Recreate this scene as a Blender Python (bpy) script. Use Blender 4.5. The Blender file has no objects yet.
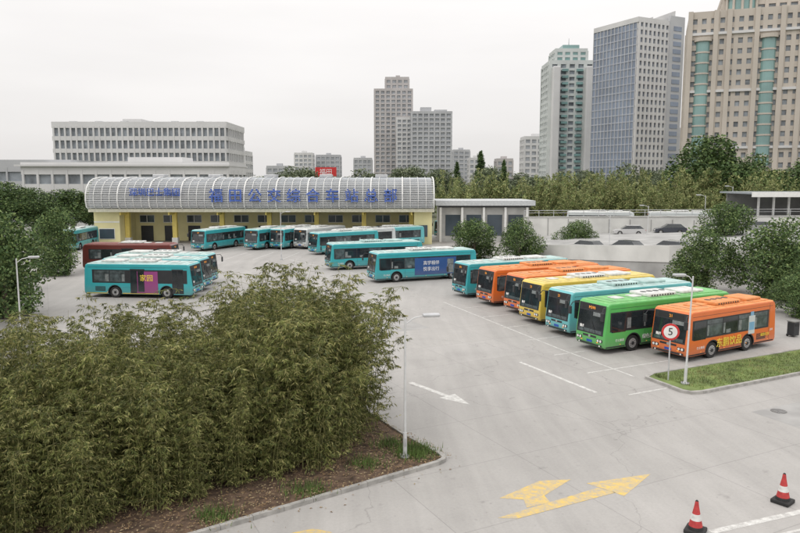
import bpy, bmesh, math, random
import numpy as np
from mathutils import Vector, Matrix
random.seed(7); rng=np.random.default_rng(7)
scene=bpy.context.scene
R=math.radians

# ---------------------------------------------------------------- materials
_m={}
def mat(name,col,rough=0.7,metal=0.0,amt=0.12,scale=3.0,bump=0.0,trans=0.0,spec=0.5,dirt=0.0,emit=0.0,coat=0.0):
    if name in _m: return _m[name]
    m=bpy.data.materials.new(name); m.use_nodes=True
    nt=m.node_tree; N=nt.nodes; Lk=nt.links
    b=N['Principled BSDF']; out=N['Material Output']
    b.inputs['Roughness'].default_value=rough; b.inputs['Metallic'].default_value=metal
    b.inputs['Specular IOR Level'].default_value=spec
    b.inputs['Coat Weight'].default_value=coat
    tc=N.new('ShaderNodeTexCoord'); nz=N.new('ShaderNodeTexNoise'); nz.inputs['Scale'].default_value=scale; nz.inputs['Detail'].default_value=5
    Lk.new(tc.outputs['Object'],nz.inputs['Vector'])
    mp=N.new('ShaderNodeMapRange'); mp.inputs['From Min'].default_value=.3; mp.inputs['From Max'].default_value=.7
    Lk.new(nz.outputs['Fac'],mp.inputs['Value'])
    mx=N.new('ShaderNodeMix'); mx.data_type='RGBA'
    mx.inputs['A'].default_value=(*[c*(1-amt) for c in col],1); mx.inputs['B'].default_value=(*[min(1,c*(1+amt)) for c in col],1)
    Lk.new(mp.outputs['Result'],mx.inputs['Factor'])
    src=mx.outputs['Result']
    if dirt>0:
        sp=N.new('ShaderNodeSeparateXYZ'); Lk.new(tc.outputs['Object'],sp.inputs['Vector'])
        md=N.new('ShaderNodeMapRange'); md.inputs['From Min'].default_value=.3; md.inputs['From Max'].default_value=1.2
        md.inputs['To Min'].default_value=dirt; md.inputs['To Max'].default_value=0.08
        Lk.new(sp.outputs['Z'],md.inputs['Value'])
        m2=N.new('ShaderNodeMath'); m2.operation='MULTIPLY'; Lk.new(md.outputs['Result'],m2.inputs[0]); Lk.new(nz.outputs['Fac'],m2.inputs[1])
        mx2=N.new('ShaderNodeMix'); mx2.data_type='RGBA'; mx2.inputs['B'].default_value=(.16,.14,.12,1)
        Lk.new(m2.outputs[0],mx2.inputs['Factor']); Lk.new(src,mx2.inputs['A']); src=mx2.outputs['Result']
    Lk.new(src,b.inputs['Base Color'])
    if emit>0:
        Lk.new(src,b.inputs['Emission Color']); b.inputs['Emission Strength'].default_value=emit
    if bump>0:
        bp=N.new('ShaderNodeBump'); bp.inputs['Strength'].default_value=bump; Lk.new(nz.outputs['Fac'],bp.inputs['Height']); Lk.new(bp.outputs['Normal'],b.inputs['Normal'])
    if trans>0:
        tr=N.new('ShaderNodeBsdfTranslucent'); Lk.new(src,tr.inputs['Color'])
        ms=N.new('ShaderNodeMixShader'); ms.inputs['Fac'].default_value=trans
        Lk.new(b.outputs['BSDF'],ms.inputs[1]); Lk.new(tr.outputs['BSDF'],ms.inputs[2]); Lk.new(ms.outputs['Shader'],out.inputs['Surface'])
    _m[name]=m; return m

def concrete_ground():
    m=bpy.data.materials.new('lot_concrete'); m.use_nodes=True
    nt=m.node_tree; N=nt.nodes; Lk=nt.links; b=N['Principled BSDF']; b.inputs['Roughness'].default_value=.72
    b.inputs['Specular IOR Level'].default_value=.35
    tc=N.new('ShaderNodeTexCoord'); mpn=N.new('ShaderNodeMapping'); mpn.inputs['Rotation'].default_value=(0,0,R(-27))
    Lk.new(tc.outputs['Object'],mpn.inputs['Vector'])
    def noise(sc,det=6,vec=None,rough=.6):
        n=N.new('ShaderNodeTexNoise'); n.inputs['Scale'].default_value=sc; n.inputs['Detail'].default_value=det; n.inputs['Roughness'].default_value=rough
        Lk.new(vec or mpn.outputs['Vector'],n.inputs['Vector']); return n.outputs['Fac']
    def rmp(v,a,b_,c,d):
        r=N.new('ShaderNodeMapRange'); Lk.new(v,r.inputs['Value'])
        for k,x in zip(('From Min','From Max','To Min','To Max'),(a,b_,c,d)): r.inputs[k].default_value=x
        return r.outputs['Result']
    def mul(a,b_):
        q=N.new('ShaderNodeMath'); q.operation='MULTIPLY'; Lk.new(a,q.inputs[0]); Lk.new(b_,q.inputs[1]); return q.outputs[0]
    def stretched(rot,sx,sy,loc=(0,0,0)):
        st=N.new('ShaderNodeMapping'); st.inputs['Scale'].default_value=(sx,sy,1); st.inputs['Rotation'].default_value=(0,0,R(rot)); st.inputs['Location'].default_value=loc
        wv=N.new('ShaderNodeTexNoise'); wv.inputs['Scale'].default_value=.03; wv.inputs['Detail'].default_value=0; Lk.new(tc.outputs['Object'],wv.inputs['Vector'])
        sc_=N.new('ShaderNodeVectorMath'); sc_.operation='SCALE'; sc_.inputs['Scale'].default_value=8; Lk.new(wv.outputs['Color'],sc_.inputs[0])
        ad=N.new('ShaderNodeVectorMath'); ad.operation='ADD'; Lk.new(tc.outputs['Object'],ad.inputs[0]); Lk.new(sc_.outputs[0],ad.inputs[1])
        Lk.new(ad.outputs[0],st.inputs['Vector']); return st.outputs['Vector']
    big=rmp(noise(.06,6),.3,.7,.87,1.06)
    mid=rmp(noise(.35,8,None,.7),.3,.7,.93,1.05)
    fine=rmp(noise(11,5),.3,.7,.95,1.05)
    streak=rmp(noise(.9,5,stretched(12,1.0,.04)),.35,.65,.92,1.03)
    streak2=rmp(noise(1.2,5,stretched(62,1.3,.04,(7,3,0))),.42,.68,1.01,.95)
    spots=rmp(noise(1.3,3),.65,.74,1.0,.78)
    spots2=rmp(noise(4.5,2),.69,.75,1.0,.80)
    br=N.new('ShaderNodeTexBrick'); br.offset=0.0; br.inputs['Scale'].default_value=1.0
    br.inputs['Brick Width'].default_value=5.0; br.inputs['Row Height'].default_value=4.0; br.inputs['Mortar Size'].default_value=.016
    br.inputs['Color1'].default_value=(1,1,1,1); br.inputs['Color2'].default_value=(.95,.95,.945,1); br.inputs['Mortar'].default_value=(.76,.76,.76,1)
    Lk.new(mpn.outputs['Vector'],br.inputs['Vector'])
    vo=N.new('ShaderNodeTexVoronoi'); vo.feature='DISTANCE_TO_EDGE'; vo.inputs['Scale'].default_value=.09
    wn=N.new('ShaderNodeTexNoise'); wn.inputs['Scale'].default_value=.5; wn.inputs['Detail'].default_value=6; Lk.new(tc.outputs['Object'],wn.inputs['Vector'])
    sc2=N.new('ShaderNodeVectorMath'); sc2.operation='SCALE'; sc2.inputs['Scale'].default_value=2.5; Lk.new(wn.outputs['Color'],sc2.inputs[0])
    ad2=N.new('ShaderNodeVectorMath'); ad2.operation='ADD'; Lk.new(tc.outputs['Object'],ad2.inputs[0]); Lk.new(sc2.outputs[0],ad2.inputs[1]); Lk.new(ad2.outputs[0],vo.inputs['Vector'])
    crack=rmp(vo.outputs['Distance'],.0004,.0025,.80,1.0)
    v=mul(mul(mul(mul(mul(mul(mul(big,mid),fine),streak),spots),spots2),streak2),crack)
    vm=N.new('ShaderNodeVectorMath'); vm.operation='SCALE'; vm.inputs[0].default_value=(.405,.392,.375); Lk.new(v,vm.inputs['Scale'])
    v2=N.new('ShaderNodeVectorMath'); v2.operation='MULTIPLY'; Lk.new(vm.outputs[0],v2.inputs[0]); Lk.new(br.outputs['Color'],v2.inputs[1])
    Lk.new(v2.outputs[0],b.inputs['Base Color'])
    bp=N.new('ShaderNodeBump'); bp.inputs['Strength'].default_value=.08; Lk.new(fine,bp.inputs['Height']); Lk.new(bp.outputs['Normal'],b.inputs['Normal'])
    return m

def paint_mat(name,col,wear=.5):
    m=bpy.data.materials.new(name); m.use_nodes=True
    nt=m.node_tree; N=nt.nodes; Lk=nt.links; b=N['Principled BSDF']; b.inputs['Roughness'].default_value=.7
    tc=N.new('ShaderNodeTexCoord'); n=N.new('ShaderNodeTexNoise'); n.inputs['Scale'].default_value=4; n.inputs['Detail'].default_value=10; n.inputs['Roughness'].default_value=.78
    Lk.new(tc.outputs['Object'],n.inputs['Vector'])
    r=N.new('ShaderNodeMapRange'); r.inputs['From Min'].default_value=.38; r.inputs['From Max'].default_value=.60; r.inputs['To Min'].default_value=.12; r.inputs['To Max'].default_value=wear+.35
    Lk.new(n.outputs['Fac'],r.inputs['Value'])
    mx=N.new('ShaderNodeMix'); mx.data_type='RGBA'; mx.inputs['A'].default_value=(*col,1); mx.inputs['B'].default_value=(.35,.34,.325,1)
    Lk.new(r.outputs['Result'],mx.inputs['Factor']); Lk.new(mx.outputs['Result'],b.inputs['Base Color'])
    return m

# ---------------------------------------------------------------- mesh builder
class MB:
    def __init__(s): s.v=[]; s.f=[]; s.mi=[]; s.mats=[]
    def m(s,mt):
        if mt not in s.mats: s.mats.append(mt)
        return s.mats.index(mt)
    def add(s,vs,fs,mt,M=None):
        o=len(s.v)
        for p in vs:
            if M is not None: p=M@Vector(p)
            s.v.append(tuple(p))
        k=s.m(mt)
        for f in fs: s.f.append(tuple(i+o for i in f)); s.mi.append(k)
    def box(s,x0,x1,y0,y1,z0,z1,mt,M=None):
        if x0>x1: x0,x1=x1,x0
        if y0>y1: y0,y1=y1,y0
        vs=[(x0,y0,z0),(x1,y0,z0),(x1,y1,z0),(x0,y1,z0),(x0,y0,z1),(x1,y0,z1),(x1,y1,z1),(x0,y1,z1)]
        s.add(vs,[(0,3,2,1),(4,5,6,7),(0,1,5,4),(1,2,6,5),(2,3,7,6),(3,0,4,7)],mt,M)
    def bbox(s,x0,x1,y0,y1,z0,z1,mt,r=.08,seg=3,M=None):
        bm=bmesh.new(); bmesh.ops.create_cube(bm,size=1)
        for v in bm.verts: v.co=Vector(((x0+x1)/2+v.co.x*(x1-x0),(y0+y1)/2+v.co.y*(y1-y0),(z0+z1)/2+v.co.z*(z1-z0)))
        bmesh.ops.bevel(bm,geom=bm.edges[:],offset=r,segments=seg,affect='EDGES',profile=.5)
        s.addbm(bm,lambda f:mt,M)
    def addbm(s,bm,mf,M=None):
        bm.verts.index_update(); o=len(s.v)
        for v in bm.verts: s.v.append(tuple(M@v.co if M is not None else v.co))
        for f in bm.faces: s.f.append(tuple(v.index+o for v in f.verts)); s.mi.append(s.m(mf(f)))
        bm.free()
    def poly(s,pts,mt): s.add(pts,[tuple(range(len(pts)))],mt)
    def prism(s,pts,z0,z1,mt):
        n=len(pts); vs=[(p[0],p[1],z0) for p in pts]+[(p[0],p[1],z1) for p in pts]
        fs=[tuple(range(n-1,-1,-1)),tuple(range(n,2*n))]+[(i,(i+1)%n,n+(i+1)%n,n+i) for i in range(n)]
        s.add(vs,fs,mt)
    def cyl(s,p0,p1,r0,r1,n,mt,caps=True,M=None):
        p0=Vector(p0);p1=Vector(p1);d=(p1-p0).normalized()
        a=d.orthogonal().normalized(); b=d.cross(a)
        vs=[];fs=[]
        for p,r in ((p0,r0),(p1,r1)):
            for i in range(n):
                t=2*math.pi*i/n; vs.append(p+a*r*math.cos(t)+b*r*math.sin(t))
        for i in range(n): fs.append((i,(i+1)%n,n+(i+1)%n,n+i))
        if caps: fs+= [tuple(range(n-1,-1,-1)),tuple(range(n,2*n))]
        s.add(vs,fs,mt,M)
    def tube(s,pts,r,n,mt):
        for a,b in zip(pts[:-1],pts[1:]): s.cyl(a,b,r,r,n,mt)
    def text(s,string,size,mt,M,ext=.01,sx=1.0,bold=0.0):
        c=bpy.data.curves.new('t','FONT'); c.body=string; c.size=size; c.extrude=ext; c.align_x='CENTER'; c.align_y='CENTER'; c.resolution_u=2; c.offset=bold
        o=bpy.data.objects.new('t',c); scene.collection.objects.link(o)
        dg=bpy.context.evaluated_depsgraph_get(); dg.update()
        me=bpy.data.meshes.new_from_object(o.evaluated_get(dg))
        vs=[(v.co.x*sx,v.co.y,v.co.z) for v in me.vertices]; fs=[tuple(p.vertices) for p in me.polygons]
        s.add(vs,fs,mt,M); bpy.data.objects.remove(o); bpy.data.curves.remove(c); bpy.data.meshes.remove(me)
    def mesh(s,name):
        me=bpy.data.meshes.new(name); me.from_pydata(s.v,[],s.f)
        for m_ in s.mats: me.materials.append(m_)
        me.polygons.foreach_set('material_index',s.mi); me.update(); return me
    def obj(s,name,loc=(0,0,0),rz=0):
        return inst(name,s.mesh(name),loc,rz)
def inst(name,me,loc=(0,0,0),rz=0,sc=(1,1,1)):
    o=bpy.data.objects.new(name,me); scene.collection.objects.link(o); o.location=loc; o.rotation_euler=(0,0,rz); o.scale=sc; return o

# ---------------------------------------------------------------- palette
WHITE=mat('white_paint',(.74,.74,.72),.5,amt=.06)
PLASTER=mat('white_plaster',(.60,.60,.575),.8,amt=.14,scale=.4)
CONC=mat('wall_concrete',(.44,.44,.42),.85,amt=.2,scale=.5,bump=.1)
CONCD=mat('wall_concrete_grey',(.27,.27,.265),.85,amt=.2,scale=.6,bump=.1)
KERB=mat('kerb_stone',(.34,.33,.31),.85,amt=.25,scale=3,bump=.2)
BLACK=mat('black_rubber',(.02,.02,.02),.7)
DARK=mat('dark_plastic',(.028,.03,.033),.45)
GLASS=mat('bus_glass',(.022,.028,.032),.06,spec=.8,amt=.4,scale=1.3)
GLASS2=mat('bus_glass_light',(.08,.10,.105),.1,spec=.8,amt=.5,scale=2.5)
CURT=mat('bus_curtain',(.20,.22,.22),.25,spec=.7,amt=.3,scale=6)
CHROME=mat('hub_metal',(.42,.42,.42),.45,metal=.5,amt=.3)
LAMP=mat('lamp_glass',(.8,.8,.78),.15)
REDL=mat('tail_red',(.5,.02,.02),.3)
LED=mat('led_amber',(.9,.35,.05),.5,emit=.5)
BLUEP=mat('plate_blue',(.02,.08,.4),.4)
YEL=mat('cream_yellow_wall',(.74,.68,.38),.8,amt=.1,scale=.4)
YELC=mat('yellow_column',(.76,.62,.18),.7,amt=.08)
GLB=mat('building_glass',(.06,.08,.10),.15,spec=.7,amt=.4,scale=.15)
GLBL=mat('building_glass_blue',(.17,.21,.28),.15,spec=.8,amt=.3,scale=.08)
GLT=mat('building_glass_teal',(.20,.33,.32),.18,spec=.7,amt=.25,scale=.1)
STEEL=mat('galvanised_steel',(.5,.51,.52),.45,metal=.3)
POLE=mat('pole_paint',(.58,.59,.59),.5,amt=.1)
SOIL=mat('soil',(.115,.075,.05),.95,amt=.55,scale=4,bump=.6)
def body(col,n): return mat('bus_paint_'+n,col,.3,amt=.07,scale=1.0,dirt=.75,coat=.35)
TEAL=body((.04,.39,.43),'teal'); CYAN=body((.14,.50,.53),'cyan'); GREEN=body((.10,.46,.11),'green'); ORANGE=body((.76,.17,.03),'orange')
YELLOW=body((.76,.55,.08),'yellow'); WHITEB=body((.62,.66,.66),'white'); MAROON=body((.16,.035,.03),'maroon'); PURPLE=body((.30,.06,.22),'purple'); NAVY=body((.03,.09,.27),'navy'); SKYB=body((.20,.42,.62),'sky_blue')
RF_T=mat('roof_pale_teal',(.42,.56,.54),.6,amt=.22,scale=1.5); RF_G=mat('roof_green',(.18,.45,.16),.6,amt=.2); RF_O=mat('roof_orange',(.68,.27,.09),.6,amt=.18); RF_Y=mat('roof_yellow',(.66,.53,.18),.6,amt=.18); RF_W=mat('roof_white',(.60,.61,.59),.6,amt=.2)

# ---------------------------------------------------------------- bus
def bus(x,y,deg,L,col,roof,pod=None,ad=None,adtext=None,stripe=None,seed=0,pods=2,sz=1.0,extra=None,z=.008):
    rd=random.Random(seed); mb=MB(); W=1.22; pod=pod or RF_W
    wf=2.25; wr=L-2.75
    pts=[(.12,.33)]
    for wc in (wf,wr):
        for k in range(15):
            a=R(194-208*k/14); pts.append((wc+.58*math.cos(a),.48+.58*math.sin(a)))
    pts+=[(L-.12,.33),(L-.02,.5),(L,1.2),(L-.05,2.5),(L-.14,2.8),(L-.34,2.95),(.46,2.97),(.32,2.92),(.21,2.8),(0,1.12),(0,.62),(.03,.42)]
    bm=bmesh.new()
    a=[bm.verts.new((p[0],-W,p[1])) for p in pts]; b=[bm.verts.new((p[0],W,p[1])) for p in pts]
    n=len(pts); fa=bm.faces.new(a); fb=bm.faces.new(b[::-1])
    for i in range(n): bm.faces.new((a[i],b[i],b[(i+1)%n],a[(i+1)%n]))
    bmesh.ops.recalc_face_normals(bm,faces=bm.faces[:])
    bev=[]
    for f in bm.faces:
        if len(f.verts)==n:
            for e in f.edges:
                zc=(e.verts[0].co.z+e.verts[1].co.z)/2
                if zc>1.07 or (e.verts[0].co.x<.15 and e.verts[1].co.x<.15): bev.append(e)
    bmesh.ops.bevel(bm,geom=bev,offset=.12,segments=5,affect='EDGES',profile=.5)
    def mf(f):
        c=f.calc_center_median(); nn=f.normal
        if c.z<1.07 and abs(nn.y)<.3 and c.x>.3 and c.x<L-.3 : return BLACK
        if c.z>2.9 and nn.z>.5: return roof
        return col
    mb.addbm(bm,mf)
    g=lambda z:.21*(z-1.12)/1.68
    def front(z0,z1,w,off,mt,yc=0.0):
        mb.add([(g(z0)-off,yc-w,z0),(g(z0)-off,yc+w,z0),(g(z1)-off,yc+w,z1),(g(z1)-off,yc-w,z1),(g(z0)+.03,yc-w,z0),(g(z0)+.03,yc+w,z0),(g(z1)+.03,yc+w,z1),(g(z1)+.03,yc-w,z1)],
               [(0,3,2,1),(0,1,5,4),(1,2,6,5),(2,3,7,6),(3,0,4,7)],mt)
    front(1.06,2.80,1.10,.006,DARK); front(1.14,2.36,1.06,.012,GLASS); front(2.44,2.72,.85,.012,BLACK)
    front(1.14,1.32,.95,.015,GLASS2)
    front(1.14,2.36,.012,.018,DARK)
    front(2.12,2.34,.42,.015,CURT,-.55)
    front(1.34,1.5,.16,.017,WHITE,.7)
    Mf=Matrix.Translation((g(2.57)-.03,0,2.57))@Matrix.Rotation(R(-90),4,'Z')@Matrix.Rotation(R(90),4,'X')
    mb.text(rd.choice(['M390','21','373','K113','E6','107']),.24,LED,Mf,.004)
    for sy in(-.5,.45): mb.cyl((g(1.15)-.03,sy,1.15),(g(1.8)-.03,sy+.4,1.8),.012,.012,4,BLACK)
    mb.box(-.012,.05,-1.0,1.0,.40,.50,DARK)
    mb.box(-.010,.05,-.55,.55,.86,.98,DARK)
    mb.cyl((-.02,0,.92),(0,0,.92),.09,.09,14,CHROME)
    for s in(-1,1):
        mb.bbox(-.03,.08,min(s*.62,s*1.08),max(s*.62,s*1.08),.66,.84,DARK,.02,1)
        for q in(.74,.95): mb.cyl((-.045,s*q,.75),(.0,s*q,.75),.075,.075,10,LAMP)
        mb.cyl((-.02,s*.85,.45),(.0,s*.85,.45),.05,.05,8,LAMP)
        mb.box(-.012,.0,s*.60,s*.62+s*.1,.60,.64,LED)
    mb.box(-.02,.02,-.22,.22,.56,.70,BLUEP)
    for s in(-1,1):
        mb.tube([(.15,s*1.12,2.72),(-.2,s*1.28,2.74),(-.34,s*1.36,2.5)],.025,5,DARK)
        mb.bbox(-.40,-.29,s*1.36-.11,s*1.36+.11,2.02,2.5,DARK,.03,2)
    for s in(-1,1):
        Y0=s*(W-.03)
        def sb(x0,x1,z0,z1,off,mt): mb.box(x0,x1,Y0,s*(W+off),z0,z1,mt)
        sb(.42,L-.75,1.28,2.42,.004,DARK)
        doors=[]
        if s>0: doors=[(.75,1.75),(L*.5-.65,L*.5+.65)]
        xs=[.5,1.65]; step=(L-.9-1.65)/round((L-.9-1.65)/1.35)
        while xs[-1]+step<L-.85: xs.append(xs[-1]+step)
        for xa,xb in zip(xs[:-1],xs[1:]):
            if any(xb>d0-.05 and xa<d1+.05 for d0,d1 in doors):continue
            zb=1.22 if xa<1 else 1.36
            gm=GLASS if rd.random()<.6 else GLASS2
            sb(xa+.04,xb-.04,zb+.02,2.34,.010,gm)
            if xa>1.5:
                sb(xa+.05,xb-.05,2.06,2.085,.014,DARK)
                if rd.random()<.4: sb(xa+.07,xa+.07+rd.uniform(.12,.35),1.42,2.04,.012,CURT)
                if rd.random()<.5: sb(xa+.35,xa+.75,1.39,1.62,.0125,CURT)
        for d0,d1 in doors:
            sb(d0,d1,.42,2.5,.012,DARK); mid=(d0+d1)/2
            sb(d0+.05,mid-.03,.55,2.4,.020,GLASS); sb(mid+.03,d1-.05,.55,2.4,.020,GLASS)
        st=stripe or DARK
        for xa,xb in((.15,wf-.66),(wf+.66,wr-.66),(wr+.66,L-.2)):
            if s>0 and xa<1: continue
            sb(xa,xb,.36,.44,.004,st)
        for xa,xb in((.42,L-.4),): sb(xa,xb,2.62,2.64,.003,DARK)
        q=wf+.9
        while q<wr-.8:
            sb(q,q+.012,.46,1.24,.004,DARK); q+=1.05
        sb(wf+.7,wr-.7,.9,.91,.0035,DARK)
        q=1.2
        while q<L-.5: sb(q,q+.07,.50,.53,.008,LED); q+=2.1
        sb(L-1.9,L-1.0,.6,.98,.006,DARK)
        for zz in(.68,.76,.84,.92): sb(L-1.87,L-1.03,zz,zz+.02,.012,col)
        if s<0: sb(L-.7,L-.68,.5,2.8,.004,DARK)
        if s<0:
            M=Matrix.Translation((L-.45,Y0-.035,1.1))@Matrix.Rotation(R(90),4,'X')
            mb.text('%03d'%rd.randint(100,900),.2,WHITE,M,.004)
            M=Matrix.Translation((1.2,Y0-.035,.75))@Matrix.Rotation(R(90),4,'X')
            mb.text('巴士集团',.17,WHITE,M,.004)
        if ad: sb(*ad[:4],.018,ad[4])
        for ex in (extra or []): sb(*ex[:4],ex[4],ex[5])
        for (t,cx,cz,sz_,cm) in (adtext or []):
            if s<0: M=Matrix.Translation((cx,-(W+.028),cz))@Matrix.Rotation(R(90),4,'X')
            else: M=Matrix.Translation((cx,(W+.028),cz))@Matrix.Rotation(R(180),4,'Z')@Matrix.Rotation(R(90),4,'X')
            mb.text(t,sz_,cm,M,.008)
        for wc in(wf,wr):
            vs=[];fs=[]
            for k in range(15):
                a=R(190-200*k/14)
                for r_ in(.575,.64): vs.append((wc+r_*math.cos(a),s*(W+.008),.48+r_*math.sin(a)))
            for k in range(14): fs.append((2*k,2*k+1,2*k+3,2*k+2))
            mb.add(vs,fs,DARK)
            mb.cyl((wc,s*(W-.32),.48),(wc,s*(W-.05),.48),.48,.48,24,BLACK)
            mb.cyl((wc,s*(W-.05),.48),(wc,s*(W-.03),.48),.47,.43,24,BLACK)
            mb.cyl((wc,s*(W-.03),.48),(wc,s*(W-.022),.48),.29,.27,18,CHROME)
            mb.cyl((wc,s*(W-.022),.48),(wc,s*(W+.015),.48),.12,.10,12,DARK)
            for k in range(8):
                a=k*math.pi/4; mb.cyl((wc+.2*math.cos(a),s*(W-.022),.48+.2*math.sin(a)),(wc+.2*math.cos(a),s*(W-.005),.48+.2*math.sin(a)),.022,.022,5,DARK)
    mb.box(.6,L-.5,-.9,.9,.3,.40,BLACK)
    mb.bbox(.55,L-.5,-.98,.98,2.93,3.01,roof,.03,2)
    a0=L*.36
    if pods>=1:
        mb.bbox(a0,a0+2.3,-.82,.82,3.0,3.22,pod,.08,3)
        for k in range(4): mb.cyl((a0+.35+k*.52,.0,3.215),(a0+.35+k*.52,.0,3.235),.19,.19,14,DARK)
        for k in range(9): mb.box(a0+.2+k*.22,a0+.3+k*.22,-.83,-.815,3.06,3.15,DARK)
    if pods>=2: mb.bbox(a0+2.9,min(a0+4.8,L-.9),-.75,.75,3.0,3.18,pod,.07,3)
    for hx in(1.6,a0-.8): mb.bbox(hx,hx+.7,-.35,.35,3.0,3.07,pod,.02,1)
    mb.box(a0+2.5,a0+2.56,-.9,.9,3.01,3.06,pod)
    for k in range(5): mb.box(1+k*(L-2)/5,1.03+k*(L-2)/5,-.95,.95,3.008,3.018,DARK)
    mb.box(L-.07,L-.015,-.95,.95,1.6,2.4,GLASS)
    mb.box(L-.05,L+.012,-.8,.8,.6,1.1,DARK)
    for s in(-1,1): mb.box(L-.05,L+.015,s*.9,s*1.08,.7,1.15,REDL)
    o=mb.obj('bus',(x,y,z),R(deg)); o.scale=(1,1,sz); return o

def row(cx,cy,deg):
    a=R(deg); return cx-math.sin(a)*1.22, cy+math.cos(a)*1.22
YT=mat('ad_yellow',(.85,.65,.08),.5); WT=mat('ad_white',(.8,.8,.8),.5)
x,y=row(15.7,37.5,31)
bus(x,y,31,8.3,ORANGE,RF_O,RF_O,seed=1,sz=.95,adtext=[('东鹏饮品',3.75,.83,.60,YT),('城市公交',7.2,.86,.22,YT)],stripe=BLACK,
    extra=[(5.55,6.15,1.05,2.2,.016,WHITEB),(5.7,6.0,2.2,2.45,.016,SKYB),(5.6,6.1,1.3,1.8,.022,SKYB)])
x,y=row(11.7,39.3,27); bus(x,y,27,10.6,GREEN,RF_G,RF_W,seed=2,adtext=[('绿色出行',3.55,.8,.3,WT)])
x,y=row(10.7,43.6,26); bus(x,y,26,11,CYAN,RF_T,RF_T,seed=3)
x,y=row(9.6,47.4,26); bus(x,y,26,10.8,YELLOW,RF_Y,RF_W,seed=4)
x,y=row(9.0,50.9,26); bus(x,y,26,10.8,ORANGE,RF_O,RF_O,seed=5)
x,y=row(7.3,54.6,26); bus(x,y,26,11,ORANGE,RF_O,RF_O,seed=6)
x,y=row(5.6,58.6,26); bus(x,y,26,11,TEAL,RF_T,RF_W,seed=7)
x,y=row(-2.4,67.3,23); bus(x,y,23,11.2,TEAL,RF_T,RF_W,seed=8,ad=(4.2,8.8,.6,2.3,NAVY),adtext=[('真学相伴',6.0,1.75,.45,WT),('悦享出行',6.0,1.15,.45,WT)],extra=[(7.8,8.5,.7,2.1,.022,CURT)])
x,y=row(-7.7,77,22); bus(x,y,22,11.2,TEAL,RF_T,RF_T,seed=9)
for i,(bx,by,dg,c,rf) in enumerate([(-28.6,98.6,68,TEAL,RF_T),(-21.4,100,67,TEAL,RF_T),(-17.9,101,66,TEAL,RF_W),(-14.6,101.5,60,WHITEB,RF_W),(-11.8,94.0,38,TEAL,RF_T),(-9.4,99.6,38,WHITEB,RF_W),(-5.4,103.5,33,CYAN,RF_T),
        (7,122,60,TEAL,RF_T),(10.5,125,60,WHITEB,RF_W)]):
    bus(bx,by,dg,10.2,c,rf,seed=20+i,pods=1 if i%2 else 2)
for i,(bx,by,c,ad) in enumerate([(-17.4,59.6,TEAL,(3.0,4.9,.45,2.3,PURPLE)),(-17.6,63.4,TEAL,None),(-18.0,67.2,CYAN,None)]):
    bus(bx,by,174,9.6,c,RF_T,RF_W,seed=40+i,ad=ad,adtext=[('家园',4.0,1.7,.6,YT)] if ad else None,stripe=YELLOW)
bus(-25,78,178,10.2,MAROON,mat('roof_maroon',(.2,.06,.05),.6),seed=50,pods=1)
bus(-47,98,95,10.2,TEAL,RF_T,seed=53,pods=1)

# ---------------------------------------------------------------- ground
mb=MB(); mb.poly([(-2500,-200,0),(2500,-200,0),(2500,4000,0),(-2500,4000,0)],mat('ground_earth',(.12,.13,.08),.95,amt=.3,scale=.02)); mb.obj('ground')
mb=MB(); mb.poly([(-62,-5,.004),(80,-5,.004),(80,60,.004),(40,72,.004),(24,128,.004),(-62,132,.004)],concrete_ground()); mb.obj('parking_lot_pavement')
WP=paint_mat('worn_white_paint',(.72,.72,.69),.5); YP=paint_mat('worn_yellow_paint',(.74,.50,.08),.5)
mk=MB()
def line(p0,p1,w,mt,z=.008):
    d=Vector((p1[0]-p0[0],p1[1]-p0[1],0)).normalized(); n_=Vector((-d.y,d.x,0))*w/2
    a=Vector((*p0,z));b=Vector((*p1,z)); mk.poly([a-n_,b-n_,b+n_,a+n_],mt)
def arrow(p0,p1,w,hw,hl,mt,z=.008):
    a=Vector((*p0,z));b=Vector((*p1,z)); d=(b-a).normalized(); n_=Vector((-d.y,d.x,0)); c=b-d*hl
    mk.poly([a-n_*w/2,c-n_*w/2,c+n_*w/2,a+n_*w/2],mt); mk.poly([c-n_*hw/2,b,c+n_*hw/2],mt)
line((6.65,37.8),(9.3,32.2),.2,WP); arrow((.5,33.9),(3.15,30.4),.28,1.0,1.6,WP)
line((3.6,57),(9.5,40.9),.11,WP,.009); line((9.5,40.9),(12.0,34.9),.11,WP,.009)
for k in range(8):
    px,py=4.2+k*.88*1.06,60.3-k*3.75
    line((px,py-2.2),(px+9.8,py+2.6),.11,WP,.008)
line((-13,84),(0,90),.12,WP); line((-3,72),(-14,88),.12,WP)
for k in range(6): line((-33+k*3.6,88),(-32+k*3.6,97),.12,WP)
line((8.9,18.95),(12.6,20.35),.22,WP); line((9.4,18.3),(13.5,19.8),.1,WP)
mk.poly([(2.92,19.8,.008),(3.5,19.75,.008),(6.95,21.5,.008),(6.45,21.84,.008)],YP)
mk.poly([(6.2,22.2,.008),(7.15,21.25,.008),(8.6,22.95,.008)],YP)
mk.poly([(3.15,21.1,.008),(4.3,20.95,.008),(5.75,22.5,.008),(4.69,22.4,.008)],YP)
mk.poly([(3.9,20.45,.009),(4.7,20.8,.009),(4.6,21.3,.009),(3.9,21.1,.009)],YP)
mk.poly([(-3.3,18.3,.008),(-1.9,18.3,.008),(-1.95,18.95,.008),(-2.5,19.15,.008),(-3.1,18.9,.008)],YP)
mk.obj('road_markings')
IRON=mat('cast_iron',(.13,.125,.12),.7,amt=.4,scale=8,bump=.2)
for (px,py) in [(16.5,29.5),(-5,60)]:
    mb=MB(); mb.cyl((0,0,0),(0,0,.008),.33,.33,24,IRON)
    for k in range(5): mb.box(-.22,.22,-.22+k*.1,-.19+k*.1,.008,.014,CONCD)
    mb.obj('manhole_cover',(px,py,.005),.5)
PATCH=mat('repair_patch',(.335,.33,.32),.8,amt=.15,scale=.8)
mb=MB()
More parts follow.
